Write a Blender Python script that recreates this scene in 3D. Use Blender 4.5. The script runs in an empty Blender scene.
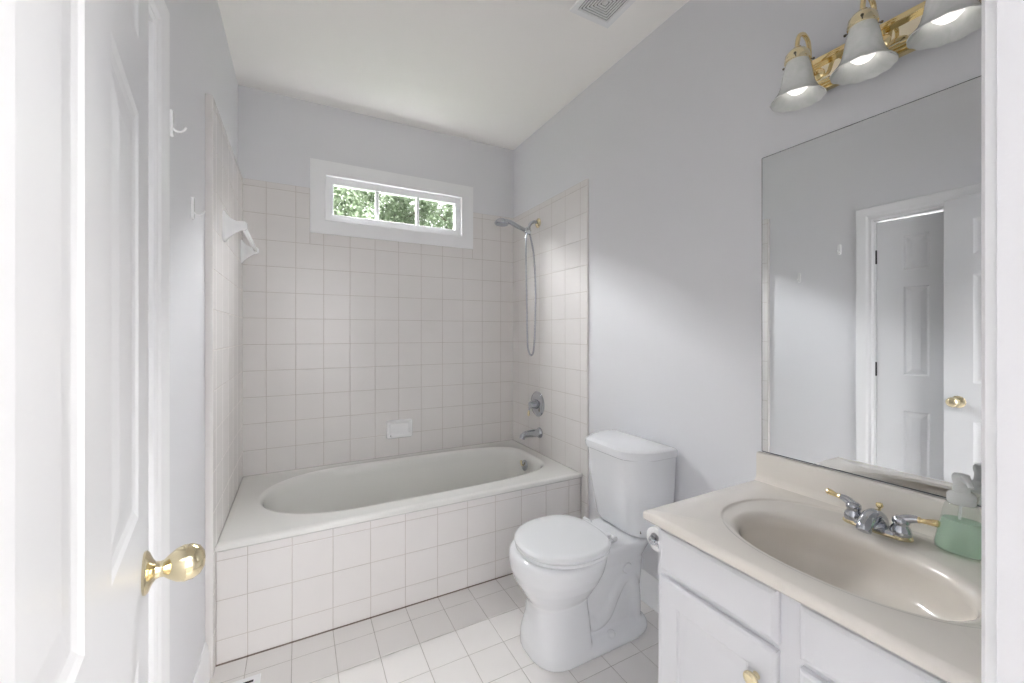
import bpy, bmesh, math, random
from mathutils import Vector, Matrix
SC = bpy.context.scene
COL = SC.collection
PI = math.pi
R = math.radians
random.seed(7)

# ------------------------------------------------------------------ camera, world, light, exposure
cam = bpy.data.cameras.new('camera')
cam.sensor_width = 36.0
cam.lens = 405.63 * 36 / 1024
cam.shift_y = -8.07 / 1024
cam.clip_start = 0.01
camo = bpy.data.objects.new('camera', cam)
COL.objects.link(camo)
camo.location = (0.2876, -2.7888, 1.2899)
camo.rotation_euler = (R(90), 0, R(-27.7557))
SC.camera = camo

SKY = 5.0
world = bpy.data.worlds.new('overcast_sky')
SC.world = world
world.use_nodes = True
bg = world.node_tree.nodes['Background']
bg.inputs[0].default_value = (0.97, 0.985, 1.0, 1)
_nt = world.node_tree
_tc = _nt.nodes.new('ShaderNodeTexCoord'); _sx = _nt.nodes.new('ShaderNodeSeparateXYZ')
_mr = _nt.nodes.new('ShaderNodeMapRange')
_nt.links.new(_tc.outputs['Generated'], _sx.inputs[0]); _nt.links.new(_sx.outputs['Z'], _mr.inputs['Value'])
_mr.inputs['From Min'].default_value = 0.15; _mr.inputs['From Max'].default_value = 0.8
_mr.inputs['To Min'].default_value = SKY * 0.25; _mr.inputs['To Max'].default_value = SKY
_nt.links.new(_mr.outputs[0], bg.inputs[1])

def area(name, loc, rot, sx, sy, power, color=(1, 1, 1), portal=False):
    l = bpy.data.lights.new(name, 'AREA')
    l.shape = 'RECTANGLE'; l.size = sx; l.size_y = sy
    l.energy = power; l.color = color
    if portal:
        l.cycles.is_portal = True
    o = bpy.data.objects.new(name, l)
    o.location = loc; o.rotation_euler = rot
    COL.objects.link(o)
    return o
area('window_daylight_portal', (0.885, 0.30, 2.14), (R(-90), 0, 0), 1.1, 0.5, 1, portal=True)
# fill lamps added in the unseen hall, from overhead and from behind the camera
# added area lamp standing in for bright sky above the trees, outside the window
area('sky_stand_in_lamp', (0.9, 1.3, 4.1), (R(-(90 - 56)), 0, 0), 5.0, 2.8, 1850, (0.975, 0.985, 1.0))
area('hall_overhead_fill', (1.15, -3.65, 2.66), (0, 0, 0), 1.0, 0.7, 35, (1.0, 0.975, 0.94))  # overhead fill added to brighten the bathroom through the doorway
area('hall_rear_fill', (1.15, -4.7, 1.45), (R(90), 0, 0), 2.0, 1.9, 13, (0.97, 0.985, 1.0))  # second added fill, the modelled hall has no window
area('closet_gap_fill', (-0.55, -1.9, 2.6), (0, 0, 0), 0.3, 0.3, 30, (1.0, 0.98, 0.95))  # small lamp added to whiten the gap over the closet door

vs = SC.view_settings
vs.view_transform = 'Standard'
vs.look = 'None'
vs.gamma = 1.0
vs.use_curve_mapping = False
vs.exposure = 1.19
SC.cycles.max_bounces = 16
SC.cycles.diffuse_bounces = 10
SC.cycles.glossy_bounces = 6
SC.cycles.transmission_bounces = 10
SC.cycles.caustics_reflective = False
SC.cycles.caustics_refractive = False
SC.cycles.sample_clamp_indirect = 6.0

BULB = 0.5             # the vanity bulbs are on, dim next to the daylight

# ------------------------------------------------------------------ materials
def mat(name, color, rough=0.5, metal=0.0, noise=0.0, nscale=8.0, bump=0.0, bscale=60.0, coat=0.0,
        trans=0.0, ior=1.45, spec=0.5, emit=0.0):
    m = bpy.data.materials.new(name)
    m.use_nodes = True
    nt = m.node_tree
    b = nt.nodes['Principled BSDF']
    b.inputs['Base Color'].default_value = (*color, 1)
    b.inputs['Roughness'].default_value = rough
    b.inputs['Metallic'].default_value = metal
    b.inputs['IOR'].default_value = ior
    b.inputs['Specular IOR Level'].default_value = spec
    b.inputs['Coat Weight'].default_value = coat
    b.inputs['Coat Roughness'].default_value = 0.05
    b.inputs['Transmission Weight'].default_value = trans
    b.inputs['Emission Color'].default_value = (1.0, 0.95, 0.88, 1)
    b.inputs['Emission Strength'].default_value = emit
    if noise or bump:
        tc = nt.nodes.new('ShaderNodeTexCoord')
    if noise:
        n = nt.nodes.new('ShaderNodeTexNoise'); n.inputs['Scale'].default_value = nscale
        n.inputs['Detail'].default_value = 3
        nt.links.new(tc.outputs['Object'], n.inputs['Vector'])
        r = nt.nodes.new('ShaderNodeValToRGB')
        r.color_ramp.elements[0].position = 0.3; r.color_ramp.elements[1].position = 0.7
        r.color_ramp.elements[0].color = (*[c * (1 - noise) for c in color], 1)
        r.color_ramp.elements[1].color = (*[min(1, c * (1 + noise)) for c in color], 1)
        nt.links.new(n.outputs['Fac'], r.inputs['Fac'])
        nt.links.new(r.outputs['Color'], b.inputs['Base Color'])
    if bump:
        n2 = nt.nodes.new('ShaderNodeTexNoise'); n2.inputs['Scale'].default_value = bscale
        n2.inputs['Detail'].default_value = 4
        nt.links.new(tc.outputs['Object'], n2.inputs['Vector'])
        bp = nt.nodes.new('ShaderNodeBump'); bp.inputs['Strength'].default_value = bump
        bp.inputs['Distance'].default_value = 0.002
        nt.links.new(n2.outputs['Fac'], bp.inputs['Height'])
        nt.links.new(bp.outputs['Normal'], b.inputs['Normal'])
    return m

M = dict(
    wall=mat('grey_wall_paint', (0.752, 0.756, 0.778), 0.55, bump=0.08, bscale=220),
    ceiling=mat('cream_ceiling_paint', (0.96, 0.945, 0.92), 0.8, bump=0.1, bscale=180),
    trim=mat('white_trim_paint', (0.88, 0.885, 0.895), 0.28, bump=0.03, bscale=90),
    door=mat('white_door_paint', (0.755, 0.762, 0.778), 0.34, bump=0.08, bscale=30),
    cab=mat('white_cabinet_laminate', (0.775, 0.78, 0.805), 0.3),
    tile=mat('glazed_ivory_wall_tile', (0.79, 0.768, 0.755), 0.22, noise=0.012, nscale=5, bump=0.03, bscale=14),
    ftile=mat('glazed_ivory_floor_tile', (0.77, 0.75, 0.735), 0.33, noise=0.015, nscale=6, bump=0.04, bscale=30),
    grout=mat('beige_grout', (0.56, 0.52, 0.485), 0.9, noise=0.1, nscale=12),
    fgrout=mat('grey_beige_grout', (0.47, 0.44, 0.415), 0.9, noise=0.15, nscale=12),
    tub=mat('bone_enamel', (0.80, 0.80, 0.775), 0.16, coat=0.3),
    porcelain=mat('white_porcelain', (0.80, 0.812, 0.83), 0.07, coat=0.4),
    seat=mat('white_seat_plastic', (0.81, 0.825, 0.84), 0.18),
    ceramic=mat('white_ceramic', (0.91, 0.915, 0.92), 0.12),
    marble=mat('cultured_marble_cream', (0.80, 0.758, 0.70), 0.15, noise=0.012, nscale=9, coat=0.3),
    chrome=mat('polished_chrome', (0.55, 0.57, 0.61), 0.08, 1.0),
    brass=mat('polished_brass', (0.88, 0.72, 0.40), 0.10, 1.0),
    palebrass=mat('pale_polished_brass', (0.88, 0.77, 0.52), 0.14, 1.0),
    mirror=mat('silvered_glass', (0.90, 0.915, 0.92), 0.0, 1.0),
    edge=mat('dark_mirror_edge', (0.10, 0.11, 0.11), 0.3),
    screw=mat('dark_brass_screw', (0.12, 0.10, 0.07), 0.3, 0.8),
    black=mat('black_hinge_metal', (0.02, 0.02, 0.02), 0.4, 0.5),
    dark=mat('dark_grille_void', (0.03, 0.03, 0.03), 0.8),
    caulk=mat('white_caulk', (0.78, 0.77, 0.75), 0.5),
    bulb=mat('white_bulb_glass', (0.92, 0.92, 0.95), 0.3, emit=BULB),
    paper=mat('toilet_paper', (0.88, 0.88, 0.88), 0.9, bump=0.2, bscale=150),
    leaf=mat('tree_leaf', (0.19, 0.245, 0.15), 0.6, noise=0.35, nscale=3.0),
    bark=mat('tree_bark', (0.10, 0.08, 0.06), 0.9, noise=0.3, nscale=9),
    grass=mat('lawn', (0.05, 0.09, 0.03), 0.9, noise=0.3, nscale=2),
    siding=mat('exterior_siding', (0.5, 0.5, 0.5), 0.8, noise=0.05),
    hallfloor=mat('hall_floor_boards', (0.42, 0.39, 0.36), 0.4, noise=0.15, nscale=5),
)

def alabaster():
    m = bpy.data.materials.new('alabaster_glass')
    m.use_nodes = True
    nt = m.node_tree
    nt.nodes.remove(nt.nodes['Principled BSDF'])
    out = nt.nodes['Material Output']
    tc = nt.nodes.new('ShaderNodeTexCoord')
    n = nt.nodes.new('ShaderNodeTexNoise'); n.inputs['Scale'].default_value = 28; n.inputs['Detail'].default_value = 5
    n.inputs['Distortion'].default_value = 1.5
    nt.links.new(tc.outputs['Object'], n.inputs['Vector'])
    r = nt.nodes.new('ShaderNodeValToRGB')
    r.color_ramp.elements[0].position = 0.35; r.color_ramp.elements[0].color = (0.88, 0.91, 0.88, 1)
    r.color_ramp.elements[1].position = 0.65; r.color_ramp.elements[1].color = (0.97, 0.98, 0.97, 1)
    nt.links.new(n.outputs['Fac'], r.inputs['Fac'])
    d = nt.nodes.new('ShaderNodeBsdfDiffuse'); t = nt.nodes.new('ShaderNodeBsdfTranslucent')
    g = nt.nodes.new('ShaderNodeBsdfGlossy'); g.inputs['Roughness'].default_value = 0.12
    tr = nt.nodes.new('ShaderNodeBsdfTransparent')
    nt.links.new(r.outputs['Color'], d.inputs['Color']); nt.links.new(r.outputs['Color'], t.inputs['Color'])
    m1 = nt.nodes.new('ShaderNodeMixShader'); m1.inputs[0].default_value = 0.22
    nt.links.new(d.outputs[0], m1.inputs[1]); nt.links.new(t.outputs[0], m1.inputs[2])
    m2 = nt.nodes.new('ShaderNodeMixShader')
    fr = nt.nodes.new('ShaderNodeFresnel')
    nt.links.new(fr.outputs[0], m2.inputs[0]); nt.links.new(m1.outputs[0], m2.inputs[1]); nt.links.new(g.outputs[0], m2.inputs[2])
    m3 = nt.nodes.new('ShaderNodeMixShader'); m3.inputs[0].default_value = 0.12
    nt.links.new(m2.outputs[0], m3.inputs[1]); nt.links.new(tr.outputs[0], m3.inputs[2])
    nt.links.new(m3.outputs[0], out.inputs['Surface'])
    return m
M['alabaster'] = alabaster()

def pane_glass():
    m = bpy.data.materials.new('window_glass')
    m.use_nodes = True
    nt = m.node_tree
    nt.nodes.remove(nt.nodes['Principled BSDF'])
    out = nt.nodes['Material Output']
    tr = nt.nodes.new('ShaderNodeBsdfTransparent'); tr.inputs[0].default_value = (0.97, 0.97, 0.97, 1)
    g = nt.nodes.new('ShaderNodeBsdfGlossy'); g.inputs['Roughness'].default_value = 0.0
    fr = nt.nodes.new('ShaderNodeLayerWeight'); fr.inputs[0].default_value = 0.5
    pw = nt.nodes.new('ShaderNodeMath'); pw.operation = 'POWER'; pw.inputs[1].default_value = 5.0
    ml = nt.nodes.new('ShaderNodeMath'); ml.operation = 'MULTIPLY_ADD'; ml.inputs[1].default_value = 0.6; ml.inputs[2].default_value = 0.03
    nt.links.new(fr.outputs['Facing'], pw.inputs[0]); nt.links.new(pw.outputs[0], ml.inputs[0])
    mx = nt.nodes.new('ShaderNodeMixShader')
    nt.links.new(ml.outputs[0], mx.inputs[0]); nt.links.new(tr.outputs[0], mx.inputs[1]); nt.links.new(g.outputs[0], mx.inputs[2])
    nt.links.new(mx.outputs[0], out.inputs['Surface'])
    return m
M['glass'] = pane_glass()

def thin_clear(name, tint, body, fac):
    """clear plastic: mostly see-through, some milky body, glossy skin"""
    m = bpy.data.materials.new(name)
    m.use_nodes = True
    nt = m.node_tree
    nt.nodes.remove(nt.nodes['Principled BSDF'])
    out = nt.nodes['Material Output']
    tr = nt.nodes.new('ShaderNodeBsdfTransparent'); tr.inputs[0].default_value = (*tint, 1)
    d = nt.nodes.new('ShaderNodeBsdfDiffuse'); d.inputs[0].default_value = (*body, 1)
    tl = nt.nodes.new('ShaderNodeBsdfTranslucent'); tl.inputs[0].default_value = (*body, 1)
    g = nt.nodes.new('ShaderNodeBsdfGlossy'); g.inputs['Roughness'].default_value = 0.05
    a = nt.nodes.new('ShaderNodeMixShader'); a.inputs[0].default_value = 0.5
    nt.links.new(d.outputs[0], a.inputs[1]); nt.links.new(tl.outputs[0], a.inputs[2])
    b = nt.nodes.new('ShaderNodeMixShader'); b.inputs[0].default_value = fac
    nt.links.new(tr.outputs[0], b.inputs[1]); nt.links.new(a.outputs[0], b.inputs[2])
    fr = nt.nodes.new('ShaderNodeLayerWeight'); fr.inputs[0].default_value = 0.3
    pw = nt.nodes.new('ShaderNodeMath'); pw.operation = 'POWER'; pw.inputs[1].default_value = 4.0
    ml = nt.nodes.new('ShaderNodeMath'); ml.operation = 'MULTIPLY_ADD'; ml.inputs[1].default_value = 0.5; ml.inputs[2].default_value = 0.03
    nt.links.new(fr.outputs['Facing'], pw.inputs[0]); nt.links.new(pw.outputs[0], ml.inputs[0])
    c = nt.nodes.new('ShaderNodeMixShader')
    nt.links.new(ml.outputs[0], c.inputs[0]); nt.links.new(b.outputs[0], c.inputs[1]); nt.links.new(g.outputs[0], c.inputs[2])
    nt.links.new(c.outputs[0], out.inputs['Surface'])
    return m
M['clear'] = thin_clear('clear_plastic', (0.96, 0.98, 0.97), (0.9, 0.92, 0.9), 0.10)
M['soap'] = thin_clear('green_liquid_soap', (0.90, 0.98, 0.92), (0.78, 0.98, 0.84), 0.5)
M['plast'] = thin_clear('translucent_white_plastic', (0.95, 0.97, 0.97), (0.98, 0.99, 0.99), 0.85)

# ------------------------------------------------------------------ mesh helpers
def build(name, bm, m, parent=None, smooth=True, ang=38, merge=True, mods=None):
    if merge:
        bmesh.ops.remove_doubles(bm, verts=bm.verts, dist=1e-5)
    bmesh.ops.recalc_face_normals(bm, faces=bm.faces)
    if smooth:
        for f in bm.faces: f.smooth = True
        for e in bm.edges:
            if len(e.link_faces) != 2 or e.calc_face_angle(0) > R(ang): e.smooth = False
    me = bpy.data.meshes.new(name)
    bm.to_mesh(me); bm.free()
    for x in (m if isinstance(m, (list, tuple)) else [m]): me.materials.append(x)
    o = bpy.data.objects.new(name, me)
    COL.objects.link(o)
    if parent is not None:
        o.parent = parent
    return o

def struct(name, bm, m, parent=None, **k):
    o = build(name, bm, m, parent, **k)
    if parent is None: o['kind'] = 'structure'
    return o

def thing(name, label, cat, loc=(0, 0, 0), rotz=0.0, group=None):
    o = bpy.data.objects.new(name, None)
    COL.objects.link(o)
    o.empty_display_size = 0.05
    o.location = loc; o.rotation_euler = (0, 0, rotz)
    o['label'] = label; o['category'] = cat
    if group: o['group'] = group
    return o

def box(bm, x0, x1, y0, y1, z0, z1, bev=0.0, seg=2, mi=0):
    b2 = bmesh.new() if bev else bm
    vs_ = [b2.verts.new((x, y, z)) for x in (x0, x1) for y in (y0, y1) for z in (z0, z1)]
    fs = []
    for q in ((0, 1, 3, 2), (4, 6, 7, 5), (0, 4, 5, 1), (2, 3, 7, 6), (0, 2, 6, 4), (1, 5, 7, 3)):
        f = b2.faces.new([vs_[i] for i in q]); f.material_index = mi; fs.append(f)
    if bev:
        bmesh.ops.bevel(b2, geom=list(b2.edges), offset=bev, segments=seg, profile=0.5, affect='EDGES')
        join(bm, b2)
    return bm

def join(bm, b2, mtx=None):
    if mtx is not None: bmesh.ops.transform(b2, matrix=mtx, verts=b2.verts)
    mp = {v: bm.verts.new(v.co) for v in b2.verts}
    for f in b2.faces:
        try:
            nf = bm.faces.new([mp[v] for v in f.verts]); nf.material_index = f.material_index; nf.smooth = f.smooth
        except ValueError: pass
    b2.free()

def rings(bm, rs, cap0=True, cap1=True, mi=0, close=True):
    """loft through closed rings of equal length"""
    L = [[bm.verts.new(p) for p in r] for r in rs]
    n = len(L[0])
    for a, b in zip(L, L[1:]):
        for i in range(n if close else n - 1):
            j = (i + 1) % n
            try:
                f = bm.faces.new((a[i], a[j], b[j], b[i])); f.material_index = mi
            except ValueError: pass
    if cap0: f = bm.faces.new(list(reversed(L[0]))); f.material_index = mi
    if cap1: f = bm.faces.new(L[-1]); f.material_index = mi
    return L

def lathe(bm, prof, n=32, mtx=None, cap0=True, cap1=True, flute=0, famp=0.0):
    """prof: (radius, z) list about Z"""
    b2 = bmesh.new()
    rs = []
    for k, (r, z) in enumerate(prof):
        ring = []
        for i in range(n):
            a = 2 * PI * i / n
            rr = r * (1 + famp * math.cos(flute * a)) if flute else r
            ring.append((rr * math.cos(a), rr * math.sin(a), z))
        rs.append(ring)
    rings(b2, rs, cap0, cap1)
    join(bm, b2, mtx)

def align(p, d):
    """matrix taking +Z to direction d at point p"""
    d = Vector(d).normalized()
    return Matrix.Translation(p) @ d.to_track_quat('Z', 'Y').to_matrix().to_4x4()

def tube(bm, pts, rad, n=12, cap=True):
    pts = [Vector(p) for p in pts]
    if not isinstance(rad, (list, tuple)): rad = [rad] * len(pts)
    rs = []
    up = None
    for i, p in enumerate(pts):
        t = (pts[min(i + 1, len(pts) - 1)] - pts[max(i - 1, 0)]).normalized()
        if up is None:
            up = Vector((0, 0, 1)) if abs(t.z) < 0.9 else Vector((1, 0, 0))
        u = (up - t * up.dot(t)).normalized(); v = t.cross(u); up = u
        rs.append([p + (u * math.cos(2 * PI * k / n) + v * math.sin(2 * PI * k / n)) * rad[i] for k in range(n)])
    rings(bm, rs, cap, cap)

def bez(pts, n=10):
    """Catmull-Rom through points"""
    P = [Vector(p) for p in pts]
    P = [P[0] * 2 - P[1]] + P + [P[-1] * 2 - P[-2]]
    out = []
    for i in range(1, len(P) - 2):
        a, b, c, d = P[i - 1:i + 3]
        for k in range(n):
            t = k / n
            out.append(0.5 * ((2 * b) + (c - a) * t + (2 * a - 5 * b + 4 * c - d) * t * t + (3 * b - a - 3 * c + d) * t ** 3))
    out.append(P[-2])
    return out

def sub_rect(rects, hole):
    out = []
    hx0, hx1, hy0, hy1 = hole
    for x0, x1, y0, y1 in rects:
        if x1 <= hx0 or x0 >= hx1 or y1 <= hy0 or y0 >= hy1:
            out.append((x0, x1, y0, y1)); continue
        if x0 < hx0: out.append((x0, hx0, y0, y1))
        if x1 > hx1: out.append((hx1, x1, y0, y1))
        a, b = max(x0, hx0), min(x1, hx1)
        if y0 < hy0: out.append((a, b, y0, hy0))
        if y1 > hy1: out.append((a, b, hy1, y1))
    return [r for r in out if r[1] - r[0] > 0.004 and r[3] - r[2] > 0.004]

def tiles(name, us, vs_, org, U, V, N, t, mats, holes=(), g=0.0026, parent=None, bevel=0.0022):
    """tiled cladding: bevelled tiles standing proud of a grout bed. us / vs_ = grid lines."""
    org, U, V, N = Vector(org), Vector(U), Vector(V), Vector(N)
    us = sorted(us); vs_ = sorted(vs_)
    cells = [(a, b, c, d) for a, b in zip(us, us[1:]) for c, d in zip(vs_, vs_[1:])]
    for h in holes: cells = sub_rect(cells, h)
    bed = [(us[0], us[-1], vs_[0], vs_[-1])]
    for h in holes: bed = sub_rect(bed, h)
    bm = bmesh.new()
    P = lambda u, v, h: org + U * u + V * v + N * h
    def slab(r, h0, h1, ins, mi, dz):
        a, b, c, d = r
        q0 = [P(a, c, h0), P(b, c, h0), P(b, d, h0), P(a, d, h0)]
        q1 = [P(a, c, h1 - dz), P(b, c, h1 - dz), P(b, d, h1 - dz), P(a, d, h1 - dz)]
        rs = [q0, q1]
        if ins: rs.append([P(a + ins, c + ins, h1), P(b - ins, c + ins, h1), P(b - ins, d - ins, h1), P(a + ins, d - ins, h1)])
        rings(bm, rs, True, True, mi)
    for r in bed: slab(r, 0, t - 0.0012, 0, 1, 0)
    for a, b, c, d in cells:
        slab((a + g / 2, b - g / 2, c + g / 2, d - g / 2), t - 0.0014, t, bevel, 0, 0.0009)
    bmesh.ops.recalc_face_normals(bm, faces=bm.faces)
    return build(name, bm, mats, parent, smooth=True, ang=10, merge=False)

# ------------------------------------------------------------------ room dimensions (metres)
W, H = 1.769, 2.716
LX = -0.020            # painted left wall lies behind the tile face (x = 0)
FY = -2.655            # inner face of the front wall
S = 0.1535
# closet opening in the left wall, entrance opening in the front wall, window opening in the back wall
CY0, CY1, CZ = -2.205, -1.568, 2.012
EX0, EX1, EZ = 0.176, 0.918, 2.035
WX0, WX1, WZ0, WZ1 = 0.432, 1.343, 1.992, 2.284

bm = bmesh.new()
box(bm, -0.14, LX, CY1, 0.15, 0, H); box(bm, -0.14, LX, CY0, CY1, CZ, H); box(bm, -0.14, LX, FY, CY0, 0, H)
struct('wall_left', bm, M['wall'])
wl = bpy.data.objects['wall_left']
bm = bmesh.new(); box(bm, W, W + 0.12, FY - 0.20, 0.15, 0, H)
wr = struct('wall_right', bm, M['wall'])
bm = bmesh.new()
box(bm, LX, WX0, 0, 0.060, 0, H); box(bm, WX1, W, 0, 0.060, 0, H)
box(bm, WX0, WX1, 0, 0.060, 0, WZ0); box(bm, WX0, WX1, 0, 0.060, WZ1, H)
wb = struct('wall_back', bm, M['wall'])
bm = bmesh.new()
box(bm, -1.6, EX0, FY - 0.20, FY, 0, H); box(bm, EX1, W, FY - 0.20, FY, 0, H); box(bm, EX0, EX1, FY - 0.20, FY, EZ, H)
struct('wall_front', bm, M['wall'])
bm = bmesh.new(); box(bm, -1.3, W + 0.12, FY - 0.20, 0.15, H, H + 0.1)
struct('ceiling', bm, M['ceiling'])
# hall behind the camera, closet behind the left wall
bm = bmesh.new()
box(bm, -1.6, 2.6, -4.9, -4.8, 0, H); box(bm, -1.7, -1.6, -4.9, FY, 0, H); box(bm, 2.6, 2.7, -4.9, FY - 0.20, 0, H)
box(bm, W + 0.12, 2.6, FY - 0.20, FY, 0, H)
struct('wall_hall', bm, M['wall'])
bm = bmesh.new(); box(bm, -1.7, 2.7, -4.9, FY - 0.20, H, H + 0.1)
struct('ceiling_hall', bm, M['ceiling'])
bm = bmesh.new(); box(bm, -1.7, 2.7, -4.9, FY - 0.06, -0.05, 0.0)
struct('floor_hall', bm, M['hallfloor'])
bm = bmesh.new()
box(bm, -1.3, -1.2, FY, -1.2, 0, H); box(bm, -1.2, -0.14, -1.3, -1.2, 0, H) 
struct('wall_closet', bm, M['trim'])
bm = bmesh.new(); box(bm, -1.2, LX, FY, -1.3, -0.05, 0.0)
struct('floor_closet', bm, M['hallfloor'])
# bathroom floor
XS = [LX] + [0.107 + 0.1567 * k for k in range(11)] + [W]
YS = [-0.855] + [-0.962 - S * k for k in range(12)] + [FY - 0.06]
fl = tiles('floor', XS, YS, (0, 0, -0.02), (1, 0, 0), (0, 1, 0), (0, 0, 1), 0.02, [M['ftile'], M['fgrout']])
fl['kind'] = 'structure'
bm = bmesh.new(); box(bm, -0.14, W + 0.12, FY - 0.06, 0.15, -0.12, -0.0201)
struct('floor_slab', bm, M['fgrout'])

# tile cladding around the tub
ROW = [2.1465 - S * k for k in range(15)]
ZT = 2.183
tp = 0.0026
TX0, TX1, TZ0, TZ1 = 0.349, 1.423, 1.910, 2.368       # window casing, outer
tiles('tile_cladding', [0.0] + [0.119 + S * k for k in range(11)] + [W], [ZT] + ROW[:11] + [0.44], (0, 0, 0),
      (1, 0, 0), (0, 0, 1), (0, -1, 0), 0.007, [M['tile'], M['grout']], [(TX0, TX1, TZ0, TZ1)], parent=wb)
YB = [0.0] + [-0.087 - S * k for k in range(6)]
def zrows(): return [ZT] + [z for z in ROW if z > 0.02] + [0.0]
tiles('tile_cladding', YB + [-0.920], zrows(), (LX, 0, 0), (0, 1, 0), (0, 0, 1), (1, 0, 0), 0.024,
      [M['tile'], M['grout']], [(-0.865, 0.01, -0.01, 0.45)], parent=wl)
tiles('tile_cladding', YB + [-0.921], zrows(), (W, 0, 0), (0, 1, 0), (0, 0, 1), (-1, 0, 0), 0.009,
      [M['tile'], M['grout']], [(-0.865, 0.01, -0.01, 0.45)], parent=wr)

for nm, x0, x1, y, par in (('bullnose_edge', LX, 0.0035, -0.920, wl), ('bullnose_edge', W - 0.0085, W, -0.921, wr)):
    bm = bmesh.new(); box(bm, x0, x1, y - 0.004, y, 0, ZT, 0.0015)
    build(nm, bm, M['tile'], par)
# baseboards
def baseboard(name, pts_h, U0, U1, axis, face, sgn):
    prof = [(0, 0), (0.014, 0), (0.014, 0.105), (0.010, 0.118), (0.008, 0.132), (0.003, 0.142), (0, 0.142)]
    bm = bmesh.new()
    rs = []
    for u in (U0, U1):
        rs.append([((face + sgn * d, u, z) if axis == 'y' else (u, face + sgn * d, z)) for d, z in prof])
    rings(bm, rs)
    return struct(name, bm, M['trim'], ang=30)
baseboard('baseboard_left', 0, -0.925, -1.478, 'y', LX, 1)
baseboard('baseboard_right', 0, -0.925, -1.925, 'y', W, -1)
baseboard('baseboard_front', 0, EX1 + 0.088, 1.25, 'x', FY, 1)

# ------------------------------------------------------------------ casings
CASP = [(0, 0), (0, 0.010), (0.006, 0.014), (0.018, 0.011), (0.024, 0.011), (0.034, 0.016), (0.058, 0.019), (0.074, 0.021), (0.082, 0.021), (0.086, 0.014), (0.086, 0)]
def casing(bm, corners, inward, width, outn, scale=1.0):
    """moulding swept around an open polyline of corners (points on the wall plane at the INNER edge);
    mitred. inward = unknown; each corner has its own offset direction (already mitred)."""
    rs = []
    for p, off in corners:
        p = Vector(p); off = Vector(off)
        rs.append([p + off * (u * scale) + Vector(outn) * h for u, h in CASP])
    rings(bm, rs)
# closet casing (on left wall, facing +x)
bm = bmesh.new()
casing(bm, [((LX, CY1, 0), (0, 1, 0)), ((LX, CY1, CZ), (0, 1, 1)), ((LX, CY0, CZ), (0, -1, 1)), ((LX, CY0, 0), (0, -1, 0))], 0, 0, (1, 0, 0))
struct('trim_1', bm, M['trim'], ang=12)
# jambs of the closet opening
bm = bmesh.new()
box(bm, -0.14, LX, CY1 - 0.012, CY1 + 0.001, 0, CZ); box(bm, -0.14, LX, CY0 - 0.001, CY0 + 0.012, 0, CZ); box(bm, -0.14, LX, CY0, CY1, CZ - 0.012, CZ + 0.001)
struct('trim_2', bm, M['trim'])
# entrance casing (room side) and jamb
bm = bmesh.new()
casing(bm, [((EX1, FY, 0), (1, 0, 0)), ((EX1, FY, EZ), (1, 0, 1))], 0, 0, (0, 1, 0))
box(bm, EX0, EX1, FY, FY + 0.016, EZ, EZ + 0.08)
box(bm, EX0 - 0.075, EX0, FY, FY + 0.016, 0, EZ + 0.08)
struct('trim_3', bm, M['trim'], ang=12)
bm = bmesh.new()
box(bm, EX1 - 0.009, EX1 + 0.001, FY - 0.201, FY, 0, EZ); box(bm, EX0 - 0.001, EX0 + 0.012, FY - 0.201, FY, 0, EZ); box(bm, EX0, EX1, FY - 0.13, FY, EZ - 0.012, EZ)
struct('trim_4', bm, M['wall'])

# ------------------------------------------------------------------ window (structure)
bm = bmesh.new()      # flat casing with a raised bead at its inner edge
WP = [(0, 0), (0, 0.014), (0.075, 0.016), (0.081, 0.016), (0.082, 0.012), (0.082, 0.0)]
rs = []
for p, off in (((WX0, 0, WZ0), (-1, 0, -1)), ((WX1, 0, WZ0), (1, 0, -1)), ((WX1, 0, WZ1), (1, 0, 1)), ((WX0, 0, WZ1), (-1, 0, 1)), ((WX0, 0, WZ0), (-1, 0, -1))):
    rs.append([Vector(p) + Vector(off) * u + Vector((0, -1, 0)) * h for u, h in WP])
rings(bm, rs, False, False)
# bead
def frame(bm, x0, x1, z0, z1, w, y0, y1, bev=0.0):
    box(bm, x0, x1, y0, y1, z0, z0 + w, bev); box(bm, x0, x1, y0, y1, z1 - w, z1, bev)
    box(bm, x0, x0 + w, y0, y1, z0 + w, z1 - w, bev); box(bm, x1 - w, x1, y0, y1, z0 + w, z1 - w, bev)
win = struct('window_1', bm, M['trim'], ang=20)
bm = bmesh.new(); frame(bm, WX0 - 0.001, WX1 + 0.001, WZ0 - 0.001, WZ1 + 0.001, 0.009, -0.018, 0.04, 0.002)
build('window_bead', bm, M['trim'], win)
bm = bmesh.new(); frame(bm, WX0, WX1, WZ0, WZ1, 0.045, 0.012, 0.046, 0.0)
build('window_frame', bm, M['trim'], win)
bm = bmesh.new(); frame(bm, 0.472, 1.303, 2.032, 2.244, 0.011, 0.008, 0.046, 0.002)
for k in (1, 2):
    xm = 0.483 + (1.292 - 0.483) * k / 3
    box(bm, xm - 0.011, xm + 0.011, 0.020, 0.044, 2.04, 2.236, 0.002)
build('window_sash', bm, M['trim'], win)
bm = bmesh.new(); box(bm, 0.475, 1.30, 0.032, 0.035, 2.035, 2.241)
build('pane', bm, M['glass'], win)

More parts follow.
